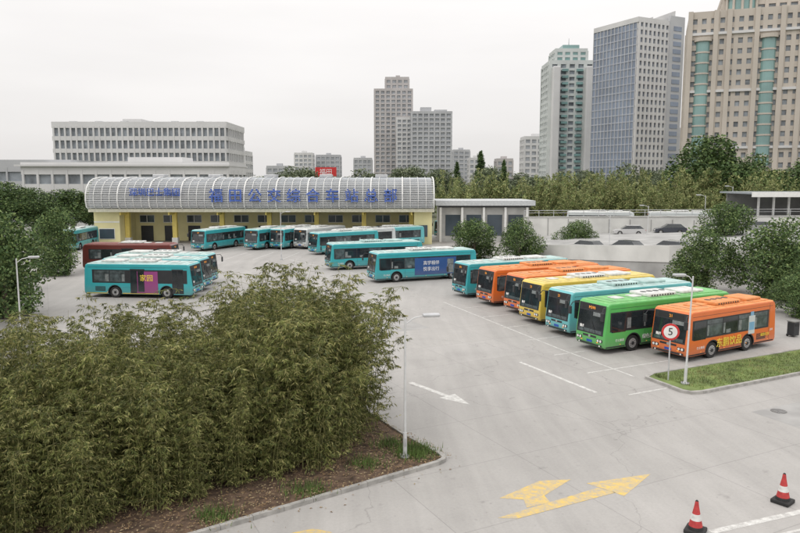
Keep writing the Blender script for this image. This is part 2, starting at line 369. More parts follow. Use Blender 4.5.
for (px,py,a_,lx,ly) in [(19,29,.45,3.2,2.0),(-1,47,.5,2.6,1.6)]:
    c_,s_=math.cos(a_),math.sin(a_); mb.poly([(px+c_*u-s_*v,py+s_*u+c_*v,.0065) for u,v in((-lx,-ly),(lx,-ly),(lx,ly),(-lx,ly))],PATCH)
mb.obj('pavement_patch')

def kerb_loop(mb,pts,w=.16,h=.14,closed=False):
    n=len(pts); rg=range(n if closed else n-1)
    for i in rg:
        a=Vector((*pts[i],0)); b=Vector((*pts[(i+1)%n],0)); d=(b-a); Ls=d.length; d.normalize(); nn=Vector((-d.y,d.x,0))
        k=max(1,int(Ls/1.0))
        for j in range(k):
            p=a+d*(Ls*j/k); q=a+d*(Ls*(j+1)/k-.012)
            mb.prism([(p.x,p.y),(q.x,q.y),(q.x+nn.x*w,q.y+nn.y*w),(p.x+nn.x*w,p.y+nn.y*w)],0.0,h+random.uniform(-.006,.006),KERB)
corner=[(1.66-.25,23.9-.2),(1.62,23.95),(1.66,24.2),(1.5,24.6)]
bed=[(-15.0,12.1)]+corner+[(.3,26.4),(-4.5,35),(-34,36),(-34,12)]
mb=MB(); kerb_loop(mb,[bed[0]]+corner+[(.3,26.4),(-4.5,35)]); mb.obj('kerb')
bm=bmesh.new(); vs=[bm.verts.new((p[0],p[1],.06)) for p in bed]; bm.faces.new(vs); bmesh.ops.triangulate(bm,faces=bm.faces[:]); bmesh.ops.subdivide_edges(bm,edges=bm.edges[:],cuts=10,use_grid_fill=True)
for v in bm.verts: v.co.z+= random.uniform(-.03,.05)
mb=MB(); mb.addbm(bm,lambda f:SOIL); mb.obj('planting_bed_soil')
LIT=mat('dry_leaves',(.25,.17,.09),.9,amt=.5,scale=2); LIT2=mat('dry_leaves_pale',(.36,.29,.17),.9,amt=.4,scale=2); WEED=mat('weed_green',(.10,.16,.035),.8,amt=.4,scale=2)
mb=MB()
for i in range(5600):
    a=random.uniform(-.5,14); d=random.uniform(.05,5); px=1.66-.81*a-.58*d; py=23.9-.58*a+.81*d; r_=random.uniform(.03,.09); t=random.uniform(0,6.3)
    if i>5200: px+=random.uniform(0,.8); py-=random.uniform(.2,1.1)
    z=(.1 if i<=5200 else .012)+random.uniform(0,.05 if i<=5200 else .01); mb.poly([(px,py,z),(px+r_*math.cos(t),py+r_*math.sin(t),z+.02),(px+r_*1.5*math.cos(t+.3),py+r_*1.5*math.sin(t+.3),z),(px+r_*.8*math.cos(t+.7),py+r_*.8*math.sin(t+.7),z+.02)],random.choice([LIT,LIT2,LIT]))
mb.obj('leaf_litter')
mb=MB()
for i in range(2600):
    cx,cy=random.choice([(.3,24.9),(.5,24.4),(-.3,25.4),(-3,21.5),(.7,24.7),(-1.2,23.6),(-5.5,19.8)]); px=random.gauss(cx,.35); py=random.gauss(cy,.3); h=random.uniform(.08,.3); t=random.uniform(0,6.3)
    mb.poly([(px,py,.08),(px+.03*math.cos(t),py+.03*math.sin(t),.08),(px+.1*math.cos(t+1),py+.1*math.sin(t+1),.08+h)],WEED)
mb.obj('weeds')

isl=[(12.4,34.5),(13.3,32.2),(13.7,31.9),(14.3,32.0),(20.7,35.2),(44,45.6),(44,50.4),(23.9,40.6),(13.0,35.2)]
mb=MB(); kerb_loop(mb,isl,closed=True); mb.obj('kerb')
GR=mat('grass',(.13,.175,.05),.9,amt=.45,scale=1.0,bump=.4); GR2=mat('grass_dry',(.26,.24,.10),.9,amt=.3,scale=1.0)
bm=bmesh.new(); vs=[bm.verts.new((p[0]+(.12 if p[0]<25 else -.1),p[1]+(.1 if p[1]<36 else -.08)*1,.11)) for p in isl]; bm.faces.new(vs)
mb=MB(); mb.addbm(bm,lambda f:GR)
for i in range(16000):
    t=random.random(); px=13+ t*31; lo=32.0+(px-14)*.4605; hi=35.0+(px-13)*.493
    if px<14.2: lo=34.2-(px-13)*1.6
    py=random.uniform(lo+.25,hi-.2); a=random.uniform(0,6.3); h=random.uniform(.04,.13)
    g_=GR2 if (math.sin(px*1.7)+math.sin(py*2.3+px)>.9 and random.random()<.6) or random.random()<.12 else GR
    mb.poly([(px,py,.11),(px+.03*math.cos(a),py+.03*math.sin(a),.11),(px+.05*math.cos(a+1),py+.05*math.sin(a+1),.11+h)],g_)
mb.obj('grass_island')

# ---------------------------------------------------------------- street furniture
def street_lamp(x,y,h,ang,arm=.9,z0=0.01,lean=0):
    mb=MB(); mb.cyl((0,0,0),(0,0,.05),.2,.2,12,STEEL); mb.cyl((0,0,.05),(0,0,.9),.075,.07,12,POLE); mb.cyl((0,0,.9),(0,0,h),.05,.035,12,POLE)
    mb.tube([(0,0,h-.25),(arm*.35,0,h-.02),(arm*.8,0,h+.05)],.022,8,POLE)
    mb.bbox(arm*.7,arm*.7+.62,-.13,.13,h+.0,h+.12,STEEL,.05,3); mb.box(arm*.7+.08,arm*.7+.54,-.1,.1,h-.012,h+.01,LAMP)
    mb.box(-.04,.04,-.085,-.07,.4,.7,STEEL)
    for k in range(6):
        a=k*math.pi/3; mb.cyl((.15*math.cos(a),.15*math.sin(a),.05),(.15*math.cos(a),.15*math.sin(a),.09),.015,.015,6,DARK)
    o=mb.obj('street_lamp',(x,y,z0),ang); o.rotation_euler[1]=lean; return o
street_lamp(.18,24.3,5.1,R(10),z0=.08); street_lamp(13.95,33.3,5.3,R(190),.6,z0=.12,lean=-R(1.5)); street_lamp(-22.9,41.5,5.3,R(20),z0=.05)
street_lamp(24,80,6,R(180)); street_lamp(34,96,6.5,R(180)); street_lamp(52,110,9,R(180)); street_lamp(40,92,8,R(180)); street_lamp(-15,88,6,R(0))
RED=mat('sign_red',(.55,.03,.03),.4)
mb=MB(); mb.cyl((0,0,0),(0,0,2.75),.035,.035,10,STEEL)
mb.cyl((0,-.04,2.45),(0,-.06,2.45),.42,.42,32,RED); mb.cyl((0,-.06,2.45),(0,-.064,2.45),.32,.32,32,WHITE); mb.cyl((0,-.02,2.45),(0,-.04,2.45),.42,.42,32,STEEL)
mb.text('5',.52,BLACK,Matrix.Translation((0,-.07,2.45))@Matrix.Rotation(R(90),4,'X'),.004)
mb.obj('speed_limit_sign',(13.35,33.9,.12),R(-15))
RC=mat('cone_red',(.42,.04,.04),.6,amt=.25,scale=8); CW=mat('cone_band',(.6,.6,.58),.5,amt=.2,scale=8)
def cone(x,y):
    mb=MB(); mb.bbox(-.27,.27,-.27,.27,0,.12,BLACK,.03,2)
    prof=[(.12,.21),(.2,.19),(.38,.15),(.56,.11),(.78,.065),(.93,.045),(.96,.02)]
    for (z0,r0),(z1,r1),m_ in zip(prof[:-1],prof[1:],[BLACK,RC,CW,RC,RC,BLACK]): mb.cyl((0,0,z0),(0,0,z1),r0,r1,20,m_)
    mb.obj('traffic_cone',(x,y,.008),random.random())
cone(11.95,20.8); cone(8.45,18.95)
mb=MB(); mb.bbox(-.28,.28,-.25,.25,.08,.95,DARK,.05,2); mb.bbox(-.31,.31,-.28,.28,.95,1.05,mat('bin_lid',(.2,.2,.19),.5),.04,2)
mb.box(-.16,.16,-.262,-.25,.7,.86,BLACK)
for a in(-.2,.2): mb.cyl((a,.2,.08),(a,.28,.08),.08,.08,10,BLACK)
mb.obj('waste_bin',(25.3,44.2,.008),R(25))

def car(x,y,z,deg,col,van=False):
    mb=MB(); P=mat('car_paint_%s'%str(col),col,.25,amt=.03,coat=.5)
    pts=[(0,.35),(.35,.32)]
    for wc in(.85,3.4):
        for k in range(9):
            a=R(185-190*k/8); pts.append((wc+.36*math.cos(a),.34+.36*math.sin(a)))
    pts+=[(4.3,.35),(4.4,.7),(4.3,.98),(3.9,1.02),(1.1,.95),(.1,.78)]
    bm=bmesh.new(); a_=[bm.verts.new((p[0],-.87,p[1])) for p in pts]; b_=[bm.verts.new((p[0],.87,p[1])) for p in pts]; n=len(pts)
    bm.faces.new(a_);bm.faces.new(b_[::-1])
    for i in range(n): bm.faces.new((a_[i],b_[i],b_[(i+1)%n],a_[(i+1)%n]))
    bmesh.ops.recalc_face_normals(bm,faces=bm.faces[:]); mb.addbm(bm,lambda f:P)
    zt=1.9 if van else 1.45; xf,xr=(1.3,4.2) if van else (1.8,3.6)
    lo=[(1.05,-.8,.95),(4.25 if van else 4.15,-.8,1.0),(4.25 if van else 4.15,.8,1.0),(1.05,.8,.95)]; hi=[(xf,-.64,zt-.02),(xr,-.64,zt),(xr,.64,zt),(xf,.64,zt-.02)]
    mb.add(lo+hi,[(0,1,5,4),(1,2,6,5),(2,3,7,6),(3,0,4,7)],P if van else GLASS)
    mb.bbox(xf-.02,xr+.02,-.65,.65,zt-.03,zt+.03,P,.025,2)
    for wc in(.85,3.4):
        for s in(-1,1): mb.cyl((wc,s*.66,.34),(wc,s*.86,.34),.33,.33,18,BLACK); mb.cyl((wc,s*.86,.34),(wc,s*.875,.34),.2,.2,12,CHROME)
    for s in(-1,1): mb.box(-.01,.12,s*.5,s*.8,.6,.72,LAMP); mb.box(4.3,4.41,s*.5,s*.8,.72,.88,REDL)
    mb.obj('parked_car',(x,y,z),R(deg))

# ---------------------------------------------------------------- bus station
S0,S1,SY=-48.,5.2,108.
mb=MB()
SLAT=mat('louvre_silver',(.66,.67,.67),.45,metal=.1,amt=.08); BK=mat('fascia_backing',(.33,.36,.39),.5,amt=.25,scale=.3)
prof=[(0.5,5.5),(-.3,5.9),(-.6,6.8),(-.5,7.8),(.1,8.9),(1.1,9.7),(2.6,10.15),(5,10.4),(8,10.45),(11,10.3),(12,9.6),(12.4,8)]
def pr(t):
    t=max(0,min(len(prof)-1.001,t)); i=int(t); f=t-i; return (prof[i][0]*(1-f)+prof[i+1][0]*f,prof[i][1]*(1-f)+prof[i+1][1]*f)
vs=[];fs=[]
for (py,pz) in prof: vs+=[(S0+.3,SY+py+.25,pz-.05),(S1-.3,SY+py+.25,pz-.05)]
for i in range(len(prof)-1): fs.append((2*i,2*i+1,2*i+3,2*i+2))
mb.add(vs,fs,BK)
for xx in(S0+.3,S1-.3): mb.poly([(xx,SY+p[0]+.25,p[1]-.05) for p in prof],SLAT)
for k in range(26):
    xx=S0+1.2+k*2.02; mb.box(xx,xx+1.3,SY-.42,SY-.2,7.0,7.9,GLB)
for z in np.arange(5.75,10.1,.27):
    t=0
    while pr(t)[1]<z and t<7: t+=.02
    py=pr(t)[0]; mb.box(S0,S1,SY+py-.16,SY+py+.12,z,z+.13,SLAT)
for k in range(45):
    xx=S0+(S1-S0)*k/44
    mb.tube([(xx,SY+p[0]-.2,p[1]+.02) for p in prof[:9]],.10 if k%4==0 else .045,6,WHITE)
mb.box(S0-.1,S1+.1,SY+.2,SY+.6,5.1,5.62,mat('beam_cream',(.70,.68,.55),.7))
mb.box(S0,S1,SY+.6,SY+11,5.2,5.4,mat('soffit',(.62,.6,.48),.8))
for k,xx in enumerate(np.linspace(S0+4.6,S1-3.4,7)):
    mb.box(xx-.35,xx+.35,111.3,112,0,5.19,YELC); mb.box(xx-.45,xx+.45,111.2,112.1,0,.9,WHITE)
    mb.box(xx-.1,xx+.1,108.7,111.3,4.6,5.18,YELC)
WY=116.
mb.box(S0,S1,WY,WY+.3,0,5.19,YEL)
xx=S0+5
while xx<S1-4:
    mb.box(xx,xx+2.3,WY-.1,WY,3.1,4.2,GLB); mb.box(xx-.08,xx+2.38,WY-.06,WY-.003,3.0,4.3,WHITE); mb.box(xx+1.1,xx+1.2,WY-.13,WY-.1,3.1,4.2,WHITE)
    mb.box(xx+.1,xx+2.1,WY-.1,WY-.01,0,2.5,DARK); xx+=3.9
mb.box(S0+.2,S0+4.2,109.4,WY-.02,0.0,5.19,YEL); mb.box(S0+1,S0+3.3,109.3,109.4,.9,2.4,GLB); mb.box(S0+.9,S0+3.4,109.35,109.39,.8,2.5,WHITE); mb.box(S0+.2,S0+4.2,109.36,109.4,3.4,3.6,WHITE)
mb.box(S1-3,S1-.2,109.4,WY-.02,0,5.19,YEL); mb.box(S1-2.3,S1-.9,109.32,109.4,1.2,3.0,GLB)
SB=mat('sign_blue',(.07,.13,.42),.4,amt=.2)
for i,ch in enumerate('福田公交综合车站总部'):
    mb.text(ch,2.2,SB,Matrix.Translation((-28.0+i*2.95,SY-1.05,7.5))@Matrix.Rotation(R(90),4,'X'),.1,bold=.02)
mb.text('深圳巴士集团',1.3,SB,Matrix.Translation((-37.3,SY-1.05,8.1))@Matrix.Rotation(R(90),4,'X'),.08,bold=.015)
for k in range(5): mb.bbox(S0+8+k*9,S0+10+k*9,SY+6,SY+8,10.35,10.9,STEEL,.1,2)
mb.obj('bus_station')

# ---------------------------------------------------------------- city buildings
def block(mb,cx,cy,w,d,z0,z1,fl,bx,by,mg,mf,mp=None,band=.45,pier=.35,out=.25,M=None):
    mp=mp or mf
    x0,x1,y0,y1=cx-w/2,cx+w/2,cy-d/2,cy+d/2
    mb.box(x0,x1,y0,y1,z0,z1,mg,M)
    fh=(z1-z0)/fl
    for k in range(fl+1):
        z=z0+k*fh; mb.box(x0-out,x1+out,y0-out,y1+out,z-fh*band*.5,z+fh*band*.5+(.6 if k==fl else 0),mf,M)
    o2=out+.07
    pw=w/bx*pier/2
    for k in range(bx+1):
        x=x0+w*k/bx
        mb.box(x-pw,x+pw,y0-o2,y0+.05,z0,z1,mp,M); mb.box(x-pw,x+pw,y1-.05,y1+o2,z0,z1,mp,M)
    pw=d/by*pier/2
    for k in range(1,by):
        y=y0+d*k/by
        mb.box(x0-o2,x0+.05,y-pw,y+pw,z0,z1,mp,M); mb.box(x1-.05,x1+o2,y-pw,y+pw,z0,z1,mp,M)
BW=mat('facade_white',(.59,.59,.59),.8,amt=.08,scale=.1); BG=mat('facade_grey',(.43,.44,.455),.8,amt=.1,scale=.1); BT=mat('facade_taupe',(.45,.43,.425),.8,amt=.1,scale=.1)  # facade colours, here and below, paled to imitate distance haze
BEI=mat('facade_beige',(.50,.455,.40),.8,amt=.08,scale=.1); BM=mat('facade_mint',(.54,.57,.56),.8,amt=.08,scale=.1)
GLM=mat('glass_haze_mid',(.23,.255,.28),.3,amt=.5,scale=.35); GLF=mat('glass_haze_far',(.33,.35,.375),.4,amt=.3,scale=.2)  # window glass lightened: haze put into the colour, lowers contrast with distance
mb=MB(); block(mb,-80.5,232,53,24,0,26.6,7,30,10,GLM,BW,band=.34,pier=.28,out=.5); mb.box(-88,-82,226,236,26.9,29.2,BW); mb.box(-70,-66,226,234,26.9,28.2,BG)
for k in range(6): mb.box(-104+k*8,-102+k*8,224,226,27.4,28.4,STEEL)
mb.obj('office_building')
mb=MB(); block(mb,-59,160,44,16,0,12.2,3,14,4,GLM,BW,band=.5,pier=.15,out=.4); mb.box(-82.5,-36.5,151,169,12.9,13.3,BW); mb.box(-60,-48,156,164,13.3,15,BW)
mb.obj('office_building')
mb=MB(); block(mb,-88,175,22,20,0,13,3,6,4,GLM,BG,band=.5,pier=.1,out=.4); mb.obj('office_building')
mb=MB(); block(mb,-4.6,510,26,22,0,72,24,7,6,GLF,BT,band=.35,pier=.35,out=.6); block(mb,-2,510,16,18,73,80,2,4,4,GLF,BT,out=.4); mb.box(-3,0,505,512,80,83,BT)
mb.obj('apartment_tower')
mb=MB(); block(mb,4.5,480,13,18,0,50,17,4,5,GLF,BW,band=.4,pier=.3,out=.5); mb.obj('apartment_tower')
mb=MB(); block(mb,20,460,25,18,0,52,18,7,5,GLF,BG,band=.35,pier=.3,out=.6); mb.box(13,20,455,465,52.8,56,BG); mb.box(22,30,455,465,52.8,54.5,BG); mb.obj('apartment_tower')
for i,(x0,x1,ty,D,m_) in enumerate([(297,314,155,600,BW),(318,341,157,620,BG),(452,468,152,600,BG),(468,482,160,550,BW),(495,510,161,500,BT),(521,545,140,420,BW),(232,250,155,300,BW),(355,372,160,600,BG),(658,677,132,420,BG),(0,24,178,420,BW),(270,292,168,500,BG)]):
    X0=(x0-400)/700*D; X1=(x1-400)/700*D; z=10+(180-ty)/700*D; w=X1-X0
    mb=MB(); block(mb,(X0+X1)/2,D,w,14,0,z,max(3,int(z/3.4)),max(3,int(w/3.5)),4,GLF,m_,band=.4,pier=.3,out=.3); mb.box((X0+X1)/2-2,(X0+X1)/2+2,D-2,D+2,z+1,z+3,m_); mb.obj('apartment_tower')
mb=MB()
block(mb,83,356,21,18,0,66,22,5,5,GLM,BM,band=.42,pier=.4,out=.5)
for xx in(75,91): mb.bbox(xx-1.8,xx+1.8,343,348,0,64,BW,.5,2)
for k in range(20):
    z=3+k*3.1; mb.box(78,81,345.2,346.6,z,z+1.1,GLT); mb.box(85,88,345.2,346.6,z,z+1.1,GLT)
block(mb,83,356,15,14,67,72,2,4,4,GLT,BM,out=.3); mb.box(79,87,350,360,72.9,75,GLT); mb.cyl((83,355,75),(83,355,79),.3,.1,6,STEEL)
mb.obj('residential_tower')
SPB=mat('spandrel_blue',(.33,.36,.42),.5,amt=.1,scale=.1)
mb=MB(); w=25
mb.box(-w/2,w/2,-w/2,w/2,0,73,GLBL)
for k in range(24):
    z=k*3.05; mb.box(-w/2-.18,w/2+.0,-w/2-.18,w/2,z,z+.5,SPB)
for k in range(13):
    u=-w/2+w*k/12; mb.box(-w/2-.3,-w/2,u-.08,u+.08,0,73,BW)
for k in range(24):
    z=k*3.05; mb.box(-w/2+1,w/2-8,-w/2-.6,-w/2-.18,z,z+1.2,BW)
for k in range(8):
    u=-w/2+.6+(w-8.5)*k/7; mb.box(u-.5,u+.5,-w/2-.8,-w/2,0,74,BW)
mb.box(w/2-8,w/2+.3,-w/2-1.2,-w/2,0,77,BG)
for k in range(24): mb.box(w/2-6,w/2-1.5,-w/2-1.35,-w/2-1.2,1+k*3.05,2.8+k*3.05,GLBL)
mb.box(-w/2-.3,w/2,-w/2-.7,w/2,73,75,BW)
for a in(-1,1): mb.add([(-4,a*6-1-4,75),(-4,a*6+1-4,75),(10,a*6+1-4,75),(10,a*6-1-4,75),(10,a*6-5,80),(10,a*6-3,80)],[(0,1,2,3),(3,2,5,4),(0,3,4),(1,5,2),(0,4,5,1)],BW)
mb.obj('glass_office_tower',(101,308,0),R(27))
mb=MB()
block(mb,0,0,46,30,0,62,19,17,10,GLM,BEI,band=.5,pier=.5,out=.4)
for cx in(-19,0):
    mb.cyl((cx,-15,14),(cx,-15,54),2.1,2.1,16,GLT)
    for k in range(12): mb.cyl((cx,-15,14+k*3.3),(cx,-15,14.5+k*3.3),2.25,2.25,16,BEI)
    mb.cyl((cx,-15,54),(cx,-15,55.2),2.7,2.7,16,BEI)
for cx in(-23,-15.4,-11.5,-3.6,3.6,9,14,19,23): mb.box(cx-.7,cx+.7,-16.2,-15,0,63.5,BEI)
for k,zz in enumerate((20,38,56)): mb.box(-23.6,23.6,-16.0,-15,zz,zz+.8,BW)
block(mb,4,2,34,24,63.2,69,2,11,8,GLM,BEI,out=.5); block(mb,8,2,24,20,70,78,2,8,7,GLM,BEI,out=.5)
mb.cyl((-8,-9,63),(-8,-9,67.5),4.6,4.6,24,GLT)
for k in range(12):
    a=k*math.pi/6; mb.cyl((-8+4.9*math.cos(a),-9+4.9*math.sin(a),63),(-8+4.9*math.cos(a),-9+4.9*math.sin(a),67.7),.4,.4,6,BEI)
mb.cyl((-8,-9,67.7),(-8,-9,68.9),5.4,5.4,24,BEI)
for r0,r1,z0,z1 in [(4.6,4.2,68.9,70.2),(4.2,3,70.2,71.6),(3,1,71.6,72.6)]: mb.cyl((-8,-9,z0),(-8,-9,z1),r0,r1,24,GLT)
mb.cyl((-8,-9,72.6),(-8,-9,77),.3,.1,6,STEEL)
mb.box(-25,25,-17,17,0,12,BEI)
mb.obj('hotel_tower',(120.5,240,0),R(-20))
mb=MB(); mb.box(-3,3,-.1,.1,3,5.6,RED)
for a in(-2.4,2.4): mb.cyl((a,.15,-8),(a,.15,5.4),.15,.15,6,STEEL)
mb.text('福田',1.8,WT,Matrix.Translation((0,-.12,4.2))@Matrix.Rotation(R(90),4,'X'),.01); mb.obj('billboard',(-21,200,8),0)

# ---------------------------------------------------------------- right side
mb=MB(); mb.box(6.5,21,114,124,0,5.6,CONC); mb.box(5.8,21.8,113,125,5.9,6.7,mat('gate_roof',(.5,.52,.53),.6)); mb.box(6.3,21.2,113.6,124.4,5.6,5.9,DARK)
for k in range(4): mb.box(7.4+k*3.4,9.8+k*3.4,113.9,114,1,4.4,GLB)
for k in range(5): mb.box(6.4+k*3.5,6.75+k*3.5,113.4,113.75,0,5.6,WHITE)
mb.obj('gatehouse')
mb=MB()
A=[(16.5,86,1.3),(27,70,2.7),(60,66,3.4),(60,104,3.4),(22,104,1.8)]
lowp=[(p[0],p[1],0) for p in A]; n=5
mb.add(lowp+A,[tuple(range(4,-1,-1)),tuple(range(5,10))]+[(i,(i+1)%n,n+(i+1)%n,n+i) for i in range(n)],mat('ramp_concrete',(.36,.36,.35),.85,amt=.2,scale=.4))
def wall(mb,p0,p1,w,h0,h1,mt,lo=.6):
    a=Vector(p0);b=Vector(p1);d=(b-a);d.z=0;d.normalize();nn=Vector((-d.y,d.x,0))*w; k=Vector((0,0,lo))
    vs=[a-k,b-k,b-k+nn,a-k+nn,a+Vector((0,0,h0)),b+Vector((0,0,h1)),b+nn+Vector((0,0,h1)),a+nn+Vector((0,0,h0))]
    mb.add(vs,[(0,3,2,1),(4,5,6,7),(0,1,5,4),(1,2,6,5),(2,3,7,6),(3,0,4,7)],mt)
wall(mb,(16.4,85.9,1.3),(27,69.8,2.7),.25,.8,.8,PLASTER,.9); wall(mb,(27,69.8,2.7),(60,65.8,3.4),.25,.8,.8,PLASTER,.9)
mb.obj('ramp')
mb=MB(); wall(mb,(19,107,.6),(60,99,.6),.4,3.7,4.3,PLASTER); wall(mb,(19,106.9,4.3),(60,98.9,4.9),.6,.15,.15,CONC,0)
for k in range(14):
    f=k/14; mb.box(19.5+41*f,19.58+41*f,106.83-8*f,106.95-8*f,.3,4.2,CONCD)
for k in range(20):
    f=k/19; mb.cyl((19+41*f,107-8*f+.2,4.4+.6*f),(19+41*f,107-8*f+.2,5.4+.6*f),.04,.04,6,STEEL)
mb.tube([(19,107.2,5.35),(60,99.2,5.95)],.04,6,STEEL); mb.tube([(19,107.2,5.0),(60,99.2,5.6)],.03,6,STEEL)
mb.obj('retaining_wall')
for (cx,cy,cz,c) in [(20.5,83.2,1.62,(.5,.5,.49)),(23.5,78.4,1.98,(.03,.035,.05)),(26.6,73.6,2.4,(.5,.5,.5))]: car(cx,cy,cz,-57,c)
for (cx,cy,cz,c) in [(31,103.2,2.05,(.5,.5,.5)),(36.5,102.2,2.3,(.04,.045,.06)),(42,101.2,2.55,(.55,.55,.54)),(47.5,100.2,2.8,(.3,.3,.31))]: car(cx,cy-1.6,cz,-11,c)
# silver light tank truck / buses beyond the retaining wall, only their roofs show
for (bx,by,c) in [(26,110,WHITEB),(38,108,WHITEB)]: bus(bx,by,-11,10.2,c,RF_W,seed=int(bx),pods=2,z=2.2)
mb=MB(); wall(mb,(19,107.45,0),(62,99.1,0),12,2.19,2.19,CONC,0); mb.obj('upper_road')
for (cx,cy) in [(-52,110),(-52,116)]: car(cx,cy,.01,90,(.5,.5,.5))
mb=MB()
for k in range(9): mb.box(52+k*2.2,52.25+k*2.2,102,102.25,4.5,8,WHITE)
mb.box(50,72,100,110,8,8.25,mat('awning_grey',(.3,.33,.35),.4)); mb.box(50,72,99.8,100,7.6,8.3,WHITE); mb.box(51,71,109.6,109.9,0,8,CONCD); mb.box(50,72,101,110,4.2,4.5,CONC); mb.box(50.5,71.5,102,109,0,4.2,CONCD)
mb.obj('shelter')
mb=MB(); mb.box(-62,-61.7,40,130,0,2.2,PLASTER); mb.obj('boundary_wall')

# ---------------------------------------------------------------- vegetation
def leafmat(n,c,amt=.45,scale=.6,tr=0.0): return mat('leaf_'+n,c,.65,amt=amt,scale=scale,trans=tr,spec=.25)
BARK=mat('bark',(.12,.095,.07),.9,amt=.3,scale=4)
def leafquads(P,size,asp=.55,droop=0.0):
    n=len(P); a=rng.normal(size=(n,3)); a[:,2]*=.6; a[:,2]-=droop; a/=np.linalg.norm(a,axis=1)[:,None]
    b=rng.normal(size=(n,3)); b-= (b*a).sum(1)[:,None]*a; b/=np.linalg.norm(b,axis=1)[:,None]
    s=(size*rng.uniform(.6,1.3,n))[:,None]
    return np.stack([P-a*s*.5,P+b*s*asp*.5,P+a*s*.5,P-b*s*asp*.5],1).reshape(-1,3)
def finish(name,mb,V,mats,w):
    base=len(mb.v); n=len(V)//4; ids=[mb.m(m_) for m_ in mats]
    mb.v+= [tuple(v) for v in V.tolist()]
    mb.f+= [(base+4*i,base+4*i+1,base+4*i+2,base+4*i+3) for i in range(n)]
    mb.mi+= [ids[j] for j in rng.choice(len(mats),size=n,p=w)]
    return mb.mesh(name)
def tree_mesh(name,H,Rr,n,leaf,mats,w,low=.15,lobes=14,shape=1.0,trunk=.2):
    mb=MB(); C=[]
    for i in range(lobes):
        t=rng.uniform(0,1); z=H*(low+(1-low)*(.12+.74*t)); rr=Rr*(1-abs(t-.4)*.9*shape)*rng.uniform(.35,.8); a=rng.uniform(0,6.28)
        C.append((rr*math.cos(a),rr*math.sin(a),z,Rr*rng.uniform(.28,.5)))
    C.append((0,0,H*.86,Rr*.38))
    mb.cyl((0,0,0),(.05*H*.2,0,H*.35),trunk,trunk*.7,8,BARK); mb.cyl((.01*H,0,H*.35),(0,0,H*.8),trunk*.7,trunk*.2,7,BARK)
    for c in C[:9]: mb.cyl((.01*H,0,H*rng.uniform(.22,.45)),(c[0]*.9,c[1]*.9,c[2]),trunk*.35,trunk*.08,5,BARK)
    pts=[]
    tot=sum(c[3]**2 for c in C)
    for c in C:
        k=int(n*c[3]**2/tot); d=rng.normal(size=(k,3)); d/=np.linalg.norm(d,axis=1)[:,None]
        r=c[3]*(1-np.abs(rng.normal(size=k))*.22)
        sub=rng.normal(size=(28,3)); sub/=np.linalg.norm(sub,axis=1)[:,None]
        near=(d@sub.T).max(1); r=r*(.72+.36*np.clip((near-.55)/.45,0,1))
        p=d*r[:,None]*np.array([1,1,.8])+np.array(c[:3]); pts.append(p)
    P=np.concatenate(pts); P=P+rng.normal(size=P.shape)*leaf*.4; P[:,2]=np.maximum(P[:,2],.15)
    return finish(name,mb,leafquads(P,leaf),mats,w)
G1=leafmat('dark',(.055,.095,.033)); G2=leafmat('mid',(.095,.15,.05)); G3=leafmat('light',(.17,.225,.08)); G4=leafmat('yellowgreen',(.34,.35,.15)); G5=leafmat('olive',(.22,.24,.10))
F1=leafmat('far_haze_dark',(.11,.14,.085)); F2=leafmat('far_haze_mid',(.16,.195,.115)); F3=leafmat('far_haze_light',(.22,.25,.15))  # paler leaf colours stand in for haze over the far trees
T_bush=[tree_mesh('broadleaf_tree',6,4,13000,.26,[G1,G2,G3],[.35,.42,.23],low=.0,lobes=16) for _ in range(2)]
T_big=[tree_mesh('broadleaf_tree',16,7,11000,.55,[G1,G2,G3],[.45,.38,.17],low=.15,lobes=20,trunk=.35) for _ in range(2)]
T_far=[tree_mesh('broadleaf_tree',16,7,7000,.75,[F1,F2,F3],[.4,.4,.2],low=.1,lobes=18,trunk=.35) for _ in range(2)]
CU=mat('bamboo_culm',(.19,.19,.075),.5,amt=.3,scale=2)
def plume():
    mb=MB(); P=[]
    for c in range(30):
        a=rng.uniform(0,6.28); r0=rng.uniform(0,1.4); H=rng.uniform(6,11); lean=rng.uniform(.4,3.2); az=a+rng.normal()*.6
        f=lambda t:np.stack([r0*math.cos(a)+lean*t**2.3*math.cos(az),r0*math.sin(a)+lean*t**2.3*math.sin(az),H*(t-.05*lean*t**4)],-1)
        q=f(np.linspace(0,1,6)); 
        for k in range(5): mb.cyl(q[k],q[k+1],.05*(1-k/6),.05*(1-(k+1)/6),4,CU,caps=False)
        t=rng.uniform(.12,1.02,250); p=f(t); P.append(p+rng.normal(size=p.shape)*(.42*(1.15-t)+.08)[:,None]*np.array([1,1,.7]))
    return finish('bamboo_clump',mb,leafquads(np.concatenate(P),.42,.30,.7),[G2,G5,G4,G3],[.13,.37,.32,.18])
T_belt=[plume() for _ in range(3)]
def T(lst,nm,x,y,h,rw,z=0):
    me=random.choice(lst)
    if 'hh' not in me:
        me['hh']=max(v.co.z for v in me.vertices); me['rr']=max(abs(v.co.x) for v in me.vertices)
    bx=me['rr']; inst(nm,me,(x,y,z),random.uniform(0,6.28),(rw/bx,rw/bx*random.uniform(.9,1.1),h/me['hh']))
for a in [(-28.6,50,8.6,4.6),(-33.5,53,9,5),(-29,42,6.6,4.0),(-38,60,9,5),(-37,74,7.5,4),(9.0,84,5.6,3.6),(14.2,83,5.8,3.6),(24.6,97,4.8,3.9),
          (27.6,62.5,6.2,3.9),(32,60,7.2,4.6),(37.5,63,6.6,4.4),(33,54,4.6,3.8),(29.5,51,3.6,2.8),(35,50,4.2,3.2),(42,90,7.5,4.5),(40,57,5,4)]: T(T_bush,'broadleaf_tree',*a)
xs=8
while xs<100:
    T(T_belt,'bamboo_clump',xs+random.uniform(-.6,.6),131+random.uniform(-5,5)-(xs*.08),random.uniform(9,13),random.uniform(3.6,4.8)); xs+=2.8
